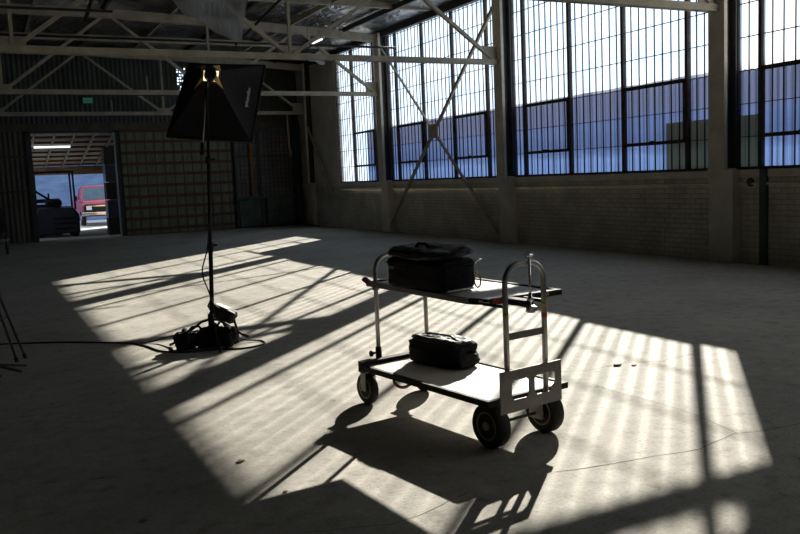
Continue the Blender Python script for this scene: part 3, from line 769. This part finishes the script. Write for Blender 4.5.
# nose plate with two cut-outs, folded up in front of the deck
def nose():
    mb = MB(); u0, u1, z0, z1 = -.085, .40, .245, .488; y0, y1 = HV - .028, HV - .020
    holes = [(.025, .145, .285, .395), (.185, .325, .285, .405)]
    us = [u0, .002, .138, .182, .352, u1]; zs = [z0, .315, .432, z1]
    for i in range(5):
        for j in range(3):
            if j == 1 and i in (1, 3): continue
            mb.box(us[i], us[i + 1], y0, y1, zs[j], zs[j + 1])
    bmesh.ops.remove_doubles(mb.b, verts=mb.b.verts, dist=1e-5)
    kill = [f for f in mb.b.faces if False]
    # chamfer the cut-outs
    for a, b_, c_, d_ in ((.002, .315, 1, 1), (.138, .315, -1, 1), (.182, .315, 1, 1), (.352, .315, -1, 1), (.352, .432, -1, -1), (.182, .432, 1, -1), (.138, .432, -1, -1), (.002, .432, 1, -1)):
        s_ = .05 if (a == .352 and d_ > 0) else .018
        P = [(a, b_), (a + c_ * s_, b_), (a, b_ + d_ * s_)]
        lo = [mb.b.verts.new((x, y0, z)) for x, z in P]; hi = [mb.b.verts.new((x, y1, z)) for x, z in P]
        mb.b.faces.new(lo); mb.b.faces.new(hi)
        for i in range(3): mb.b.faces.new([lo[i], lo[(i + 1) % 3], hi[(i + 1) % 3], hi[i]])
    return cp(mb, 'nose_plate', 'alu_plate')
npl = nose()
for x in (-.055, .365): cp(MB().cyl((x, HV - .033, .468), (x, HV - .02, .468), .006, 8), 'rivet', 'chrome', npl)
# wheels
def wheel(u, v, R, wd, name='wheel'):
    m_ = Matrix.Translation((u, v, R)) @ Matrix.Rotation(PI / 2, 4, 'Y')
    prof = [(R * .60, -wd * .40), (R * .86, -wd * .5), (R * .965, -wd * .36), (R * .965, -wd * .30), (R * 1.0, -wd * .24), (R * 1.0, wd * .24), (R * .965, wd * .30), (R * .965, wd * .36), (R * .86, wd * .5), (R * .60, wd * .40)]
    w_ = cp(MB().lathe(prof, m_, 40), name, 'rubber')
    hub = MB().lathe([(R * .18, -wd * .50), (R * .22, -wd * .30), (R * .48, -wd * .26), (R * .60, -wd * .46), (R * .64, -wd * .43), (R * .64, wd * .43), (R * .60, wd * .46), (R * .48, wd * .26), (R * .22, wd * .30), (R * .18, wd * .50)], m_, 28)
    cp(hub, 'hub', 'hub', w_)
    tr = MB()
    for k in range(30):
        a = 2 * PI * k / 30
        tr.box(-.0045, .0045, -wd * .22, wd * .22, R * .995, R * 1.02, m_ @ Matrix.Rotation(PI / 2, 4, 'X') @ Matrix.Rotation(PI / 2, 4, 'Y') @ Matrix.Rotation(0, 4, 'X')) if False else None
    return w_
wheel(-.0, 0, .133, .098); wheel(.44, 0, .133, .098)
cp(MB().cyl((.0, 0, .133), (.44, 0, .133), .009), 'axle', 'dark_steel')
for x in (.075, .365):
    cp(MB().box(x - .012, x + .012, -.05, .05, .10, ZD - .03), 'axle_bracket', 'hub', bevel=.004)
wheel(.0, 1.316, .112, .06); wheel(.50, 1.316, .112, .06)
for x in (.0, .50):
    f = MB(); f.box(x - .045, x - .037, 1.275, 1.335, .10, .25); f.box(x + .037, x + .045, 1.275, 1.335, .10, .25); f.box(x - .045, x + .045, 1.25, 1.35, .238, .25)
    f.cyl((x - .05, 1.316, .112), (x + .05, 1.316, .112), .01)
    cp(f, 'caster_fork', 'hub')
# red strap hanging below the deck
pts = [(.10 + .10 * math.cos(a), .98 + .02 * math.sin(a * 2), .215 - .05 * math.sin(a)) for a in [PI * i / 12 for i in range(13)]]
cp(MB().tube([(.0, .98, ZD - .03)] + list(reversed(pts)) + [(.2, .98, ZD - .03)], .011, 8), 'strap', 'dark_red')['label'] = 'dark red strap loop hanging below the deck'

CM = Matrix.Translation((2.572, 4.016, 0)) @ Matrix.Rotation(CA, 4, 'Z')
def onc(u, v, z): return CM @ Vector((u, v, z))
# black case on the upper shelf
bl = onc(.175, .76, ZS + .002)
t = thing('camera_case', tuple(bl), 'large black soft case with unzipped lid lying on the upper shelf', 'bag', rz=CA)
MB().soft(0, 0, .102, .31, .60, .204, n=20, pw=9, amp=.004).build('body', 'black_cloth', t, world=False)
m_ = Matrix.Translation((.0, .0, .240)) @ Matrix.Rotation(math.radians(-5), 4, 'Y')
lid = MB().soft(0, 0, 0, .33, .65, .065, m_, n=26, pw=4, amp=.010, freq=5, seed=4).build('lid', 'nylon', t, world=False)
MB().tube([(-.05, -.06, .272), (-.05, -.03, .295), (-.05, .05, .295), (-.05, .08, .272)], .009, 8).build('top_handle', 'black_cloth', lid, world=False)
MB().box(-.163, -.155, .19, .25, .125, .145).build('name_tag', 'grey_tag', t, world=False)['label'] = 'small grey tag'
z = MB(); z.tube([(-.157, -.28, .165), (-.157, .28, .165)], .004, 6); z.tube([(-.15, -.30, .165), (.15, -.30, .165)], .004, 6); z.build('zip', 'black', t, world=False)
hb = MB().box(-.12, .09, -.335, -.318, .008, .020).build('pull_bar', 'chrome', t, world=False)
MB().tube([(.13, -.305, .17), (.13, -.325, .19), (.165, -.325, .19)], .006, 8).build('buckle', 'chrome', t, world=False)
MB().cyl((.14, -.30, .10), (.14, -.315, .11), .007, 8).build('stud', 'chrome', t, world=False)
pk = MB().soft(-.02, -.30, .09, .22, .04, .13, n=10, pw=6, amp=.004).build('side_pocket', 'black_cloth', t, world=False)
pts = [(.13 + .0 * a, -.325 + .03 * math.cos(a), .055 + .042 * math.sin(a)) for a in [2 * PI * i / 20 for i in range(20)]]
tag(MB().tube([tuple(Matrix.Translation(bl) @ Matrix.Rotation(CA, 4, 'Z') @ Vector(p)) for p in pts], .0055, 8, closed=True).build('carabiner', 'yellow'),
    'yellow looped clip hanging from end of the large black case', 'clip')
# black shoulder bag on the deck
b2 = onc(.365, .89, ZD - .004)
t = thing('shoulder_bag', tuple(b2), 'smaller black shoulder bag lying on the lower deck', 'bag', rz=CA + .10)
MB().soft(0, 0, .086, .27, .50, .172, n=22, pw=4.5, amp=.012, freq=6, seed=2).build('body', 'black_cloth', t, world=False)
m_ = Matrix.Translation((.0, .01, .168)) @ Matrix.Rotation(math.radians(3), 4, 'Y')
MB().soft(0, 0, 0, .24, .48, .05, m_, n=22, pw=3.2, amp=.009, freq=6, seed=9).build('flap', 'nylon', t, world=False)
MB().soft(-.02, -.25, .055, .18, .05, .09, n=10, pw=4, amp=.006, seed=5).build('end_pocket', 'black_cloth', t, world=False)
MB().tube([(-.05, .20, .18), (-.03, .10, .206), (.0, .0, .200), (-.02, -.1, .204), (-.05, -.2, .18)], .008, 8).build('carry_strap', 'nylon', t, world=False)
for y in (-.02, .03): MB().box(-.06, -.035, y, y + .022, .194, .204).build('buckle', 'chrome', t, world=False)

# ---------------------------------------------------------------- studio light on its stand
SX, SY = 1.99, 8.22
t = thing('light_stand', (SX, SY, 0), 'black light stand carrying the softbox, its base weighted on the floor', 'stand')
TX, TY = 2.13, 8.33
def sp(z): k = z / 2.6; return (SX + (TX - SX) * k, SY + (TY - SY) * k, z)
MB().cyl(sp(.14), sp(1.0), .022).build('lower_pole', 'black', t)
MB().cyl(sp(.98), sp(1.85), .0165).build('middle_pole', 'black', t)
MB().cyl(sp(1.83), sp(2.62), .012).build('upper_pole', 'black', t)
for z in (1.0, 1.85):
    c_ = MB().cyl(sp(z - .04), sp(z + .03), .03).build('collar', 'black', t)
    q = sp(z); MB().cyl((q[0], q[1], z), (q[0] + .06, q[1] - .03, z), .011).build('knob', 'black', c_)
for a in (20, 150, 265):
    a = math.radians(a); dx, dy = math.cos(a), math.sin(a)
    MB().tube([(SX + .02 * dx, SY + .02 * dy, .26), (SX + .10 * dx, SY + .10 * dy, .24), (SX + .36 * dx, SY + .36 * dy, .05), (SX + .44 * dx, SY + .44 * dy, .014)], .0125, 8).build('leg', 'black', t)
MB().cyl((SX, SY, .2), (SX, SY, .32), .032).build('leg_hub', 'black', t)
# sandbags and pack
def bag(x, y, sx_, sy_, h, rz, label, nm='sandbag', seed=1, tilt=0, z0=0):
    t_ = thing(nm, (x, y, z0), label, 'sandbag' if nm == 'sandbag' else 'bag', rz=rz)
    R_ = Matrix.Rotation(tilt, 4, 'Y')
    MB().soft(-sx_ * .27, 0, h * .5, sx_ * .5, sy_, h, R_, n=12, pw=3, amp=.02, freq=7, seed=seed).build('pouch', 'black_cloth', t_, world=False)
    MB().soft(sx_ * .27, 0, h * .5, sx_ * .5, sy_, h, R_, n=12, pw=3, amp=.02, freq=7, seed=seed + 3).build('pouch', 'black_cloth', t_, world=False)
    MB().tube([(-sx_ * .2, 0, h * .9), (-sx_ * .08, .01, h * 1.18), (sx_ * .08, -.01, h * 1.2), (sx_ * .2, 0, h * .9)], .012, 8).build('strap', 'black_cloth', t_, world=False)
    return t_
bag(SX - .17, SY - .04, .40, .20, .18, -.15, 'black sandbag lying left of the light stand pole')
bag(SX + .06, SY - .15, .28, .17, .21, -.75, 'black sandbag hunched right in front of the stand pole', seed=7)
t = thing('power_pack', (SX + .16, SY + .12, 0), 'black battery pack with pale top hung right of the stand pole', 'power pack', rz=-.6)
m_ = Matrix.Translation((0, 0, .29)) @ Matrix.Rotation(math.radians(24), 4, 'Y')
MB().soft(0, 0, 0, .26, .15, .13, m_, n=12, pw=6, amp=.006).build('case', 'nylon', t, world=False)
MB().box(-.10, .04, -.05, .05, .062, .072, m_).build('top_panel', 'alu_plate', t, world=False)
MB().tube([(-.12, 0, .3), (-.16, .01, .37), (-.13, .0, .42)], .012, 8).build('hook', 'black', t, world=False)
MB().tube([(.10, .0, .25), (.14, -.02, .12), (.15, -.02, .01)], .013, 8).build('hanging_strap', 'black_cloth', t, world=False)

# softbox: rear faces seen from behind
AP = Vector((2.20, 8.43, 2.70))
F = lambda fx_, fy_, fz: Vector((fx_, fy_, fz))
view = Vector((2.0, 8.3, 0)).normalized(); rt = Vector((view.y, -view.x, 0)); up = Vector((0, 0, 1))
def sb(r_, u_, d_): return AP + rt * r_ + up * u_ + view * d_
FR = [sb(-.47, -.59, .20), sb(.37, -.68, .12), sb(.60, .165, .62), sb(-.20, .20, .70)]   # BL BR TR TL of the front rim
RR = [sb(-.085, -.07, .0), sb(.075, -.085, -.01), sb(.10, .05, .08), sb(-.07, .06, .09)]
t = thing('softbox', tuple(AP), 'big black softbox facing away on top of the light stand', 'softbox')
def panel(a, b_, c_, d_, name, bow=.035, m='black_cloth'):
    mb = MB(); n = 10; g = {}
    nrm = (b_ - a).cross(d_ - a).normalized(); mid = (a + b_ + c_ + d_) / 4; ctr = (sum(FR, Vector()) / 4 + AP) / 2
    if nrm.dot(mid - ctr) < 0: nrm = -nrm
    for th in (0, -.006):
        for i in range(n + 1):
            for j in range(n + 1):
                u, v_ = i / n, j / n
                p = a.lerp(b_, u).lerp(d_.lerp(c_, u), v_) + nrm * (-bow * math.sin(PI * u) * math.sin(PI * v_) + th)
                g[th, i, j] = mb.b.verts.new(p)
        for i in range(n):
            for j in range(n): mb.b.faces.new([g[th, i, j], g[th, i + 1, j], g[th, i + 1, j + 1], g[th, i, j + 1]]).smooth = True
    return mb.build(name, m, t)
panel(RR[0], RR[1], FR[1], FR[0], 'lower_panel')
rp = panel(RR[1], RR[2], FR[2], FR[1], 'right_panel')
panel(RR[3], RR[0], FR[0], FR[3], 'left_panel')
panel(RR[2], RR[3], FR[3], FR[2], 'upper_panel')
M['diff'] = mat('diffusion_cloth', (.7, .7, .7), None, .9)
mb = MB(); mb.quad(*FR); mb.build('front_diffuser', 'diff', t)
mb = MB()
for i in range(4): mb.tube([FR[i], FR[(i + 1) % 4]], .012, 8)
mb.build('rim', 'black', t)
# gold lined vent flaps round the speed ring
def flap(a, b_, c_): mb = MB(); mb.quad(a, b_, c_, c_ + (a - c_) * .01); return mb.build('vent_flap', 'gold', t)
for q in ([(.045, .0, -.10), (.075, -.03, -.03), (.115, -.15, -.06), (.02, -.06, -.09)],
          [(-.065, -.01, -.10), (-.085, -.02, -.03), (-.17, -.15, -.05), (-.085, -.075, -.09)],
          [(.03, .085, -.02), (.10, .095, .02), (.105, .03, -.03), (.06, .05, -.05)],
            [(-.085, .09, .02), (-.04, .085, -.02), (-.06, .03, -.05), (-.085, .02, -.03)]):
    mb = MB(); mb.quad(*[sb(*p) for p in q]); o = mb.build('vent_flap', 'gold', t); o['label'] = 'gold lined vent flap'
mt = MB(); mt.tube([RR[0], RR[1], RR[2], RR[3]], .016, 8, closed=True); mt.build('speed_ring', 'dark_steel', t)
# strobe head
t2 = thing('strobe_head', tuple(sb(0, -.02, -.08)), 'black strobe head mounted at the back of the softbox', 'studio light')
mb = MB(); mb.tube([sb(0, -.01, .02), sb(0, .0, -.16), sb(0, .0, -.17)], [.062, .06, .05], 16); mb.build('housing', 'black', t2)
mb = MB(); mb.tube([sb(-.01, -.06, -.06), sb(-.035, -.12, -.07)], .02, 8); mb.build('tilt_bracket', 'black', t2)
mb = MB(); mb.tube([sb(-.03, -.08, -.09), sb(-.075, -.35, -.11), sb(-.12, -.70, -.12)], .0075, 8); mb.build('tilt_rod', 'alu', t2)
mb = MB(); mb.tube([sb(-.12, -.68, -.12), sb(-.135, -.80, -.12)], .018, 8); mb.build('rod_grip', 'black', t2)
# printed lettering on the right panel (illegible brand mark, kept as its slanted white word shapes)
ld = (FR[2] - FR[1]).normalized()
cu = bpy.data.curves.new('panel_lettering', 'FONT'); cu.body = '\u2022photoflex'; cu.size = .060; cu.extrude = .0006; cu.align_x = 'CENTER'
to = bpy.data.objects.new('panel_lettering', cu); C.objects.link(to)
dg = bpy.context.evaluated_depsgraph_get(); me = bpy.data.meshes.new_from_object(to.evaluated_get(dg)); bpy.data.objects.remove(to)
me.materials.clear(); me.materials.append(M['print'])
pc = RR[1].lerp(RR[2], .5).lerp(FR[1].lerp(FR[2], .46), .74)
n_ = (FR[2] - FR[1]).cross(RR[1] - FR[1]).normalized()
if n_.dot(Vector((0, 0, 1.6)) - pc) < 0: n_ = -n_
yv = n_.cross(ld).normalized()
mm = Matrix(((ld.x, yv.x, n_.x, 0), (ld.y, yv.y, n_.y, 0), (ld.z, yv.z, n_.z, 0), (0, 0, 0, 1)))
me.transform(wm(t).inverted() @ Matrix.Translation(pc + n_ * .012) @ mm)
lo_ = bpy.data.objects.new('lettering', me); C.objects.link(lo_); lo_.parent = t; lo_['label'] = 'white brand lettering'

# cables
def smooth(pts, n=8):
    P = [Vector(p) for p in pts]; out = []
    for i in range(len(P) - 1):
        p0, p1, p2, p3 = P[max(i - 1, 0)], P[i], P[i + 1], P[min(i + 2, len(P) - 1)]
        for k in range(n):
            s_ = k / n
            out.append(.5 * ((2 * p1) + (p2 - p0) * s_ + (2 * p0 - 5 * p1 + 4 * p2 - p3) * s_ ** 2 + (-p0 + 3 * p1 - 3 * p2 + p3) * s_ ** 3))
    return out + [P[-1]]
r_ = .0085
tag(MB().tube(smooth([(-.9, 10.2, r_), (.10, 9.75, r_), (.66, 9.43, r_), (1.10, 9.05, r_), (1.42, 8.78, r_), (1.62, 8.70, .05), (1.80, 8.42, .12), (1.86, 8.25, .16)]), r_, 6).build('power_cable', 'black'),
    'black cable running from left edge across floor to the stand base', 'cable')
tag(MB().tube(smooth([(1.30, 8.86, r_), (1.40, 8.60, r_), (1.48, 8.22, r_), (1.66, 8.02, r_), (1.95, 7.93, r_), (2.2, 7.82, r_), (2.42, 7.90, r_), (2.45, 8.08, r_), (2.3, 8.14, .03), (2.15, 8.12, .1)]), r_, 6).build('power_cable', 'black'),
    'black cable looping around the front of the stand base', 'cable')
a0 = sp(2.3)
tag(MB().tube(smooth([a0, (a0[0] - .01, a0[1] - .03, 2.0), (SX + .08, SY + .05, 1.4), (SX + .01, SY - .02, 1.0), (SX - .06, SY - .02, .75), (SX - .01, SY - .02, .55), (SX + .03, SY - .02, .42), (SX + .1, SY + .06, .36)]), .007, 6).build('lamp_cord', 'black'),
    'thin black cord hanging down along the light stand pole', 'cable')

# tripod stand at the left edge
kx, ky = -.12, 8.80
t = thing('tripod', (kx, ky, 0), 'dark tripod stand whose legs show at the left edge', 'tripod')
hub_ = Vector((kx, ky, 1.5))
for q in ((.29, 8.70, .015), (.21, 8.56, .015), (-.50, 9.1, .015)):
    lg = MB().tube([hub_ + Vector(((q[0] - kx) * .08, (q[1] - ky) * .08, 0)), hub_.lerp(Vector(q), .55), Vector(q)], [.016, .014, .010], 8).build('leg', 'dark_steel', t)
    MB().tube([hub_.lerp(Vector(q), .5), hub_.lerp(Vector(q), .56)], .022, 8).build('clamp', 'black', lg)
    MB().tube([hub_.lerp(Vector(q), .97), Vector(q)], .017, 8).build('foot', 'rubber', lg)
    MB().bar((kx, ky, .30), tuple(hub_.lerp(Vector(q), .72)), .012, .008).build('spreader', 'dark_steel', t)
MB().cyl((kx, ky, .25), (kx, ky, 1.75), .014).build('centre_column', 'dark_steel', t)
MB().cyl((kx, ky, 1.45), (kx, ky, 1.56), .035).build('hub', 'black', t)
t = thing('tripod', (.08, 8.15, 0), 'low folded stand lying beside the tripod at left edge', 'tripod')
for q, w_ in (((.22, 8.05, .02), (-.25, 8.6, .12)), ((.28, 8.3, .02), (-.25, 8.35, .10)), ((.05, 7.95, .02), (-.15, 8.5, .3))):
    MB().cyl(w_, q, .013, 8).build('leg', 'dark_steel', t)

# small debris on the floor
for i, (x, y, s_) in enumerate(((4.53, 5.15, .05), (4.63, 5.07, .03), (1.23, 4.61, .03), (1.30, 4.02, .015))):
    mb = MB().soft(0, 0, s_ * .15, s_ * 1.8, s_, s_ * .3, n=5, pw=3, amp=.006, seed=i).build('debris_chip', 'wood')
    mb.location = (x, y, .0); mb.rotation_euler = (0, 0, .5)
    tag(mb, ['larger dark wood chip on sunlit floor right of the cart', 'small wood chip beside the larger one right of the cart',
             'small dark chip on the lit floor between light stand and camera', 'tiny dark chip on the lit floor left of the cart shadow'][i], 'debris')

# ---------------------------------------------------------------- light
sun = bpy.data.lights.new('sun', 'SUN'); sun.energy = 23; sun.color = (1, .925, .80); sun.angle = math.radians(.53)
so = bpy.data.objects.new('sun', sun); C.objects.link(so)
so.rotation_euler = Vector((1.73, 1.70, 1)).to_track_quat('Z', 'Y').to_euler()
gl = bpy.data.lights.new('modelling_lamp', 'POINT'); gl.energy = 20; gl.color = (1, .75, .4); gl.shadow_soft_size = .02
go = bpy.data.objects.new('modelling_lamp', gl); C.objects.link(go); go.location = sb(.0, -.02, .25)

wd_ = bpy.data.worlds.new('sky'); bpy.context.scene.world = wd_; wd_.use_nodes = True
nt = wd_.node_tree; bg = nt.nodes['Background']
bg.inputs['Color'].default_value = (.64, .81, 1, 1); bg.inputs['Strength'].default_value = 1.9

# ---------------------------------------------------------------- camera
f, yaw, pitch, roll = 832.04, .465653, .107915, -.043047
fw = Vector((math.sin(yaw) * math.cos(pitch), math.cos(yaw) * math.cos(pitch), -math.sin(pitch)))
ri = Vector((math.cos(yaw), -math.sin(yaw), 0)); u_ = ri.cross(fw)
r2 = math.cos(roll) * ri + math.sin(roll) * u_; u2 = -math.sin(roll) * ri + math.cos(roll) * u_
cam = bpy.data.cameras.new('camera'); cam.sensor_width = 36; cam.lens = f / 800 * 36; cam.clip_end = 200
co = bpy.data.objects.new('camera', cam); C.objects.link(co)
mw = Matrix((r2, u2, -fw)).transposed().to_4x4(); mw.translation = (0, 0, 1.6); co.matrix_world = mw
sc = bpy.context.scene; sc.camera = co
sc.view_settings.view_transform = 'Standard'; sc.view_settings.look = 'None'; sc.view_settings.exposure = 0
sc.view_settings.gamma = 1; sc.view_settings.use_curve_mapping = False
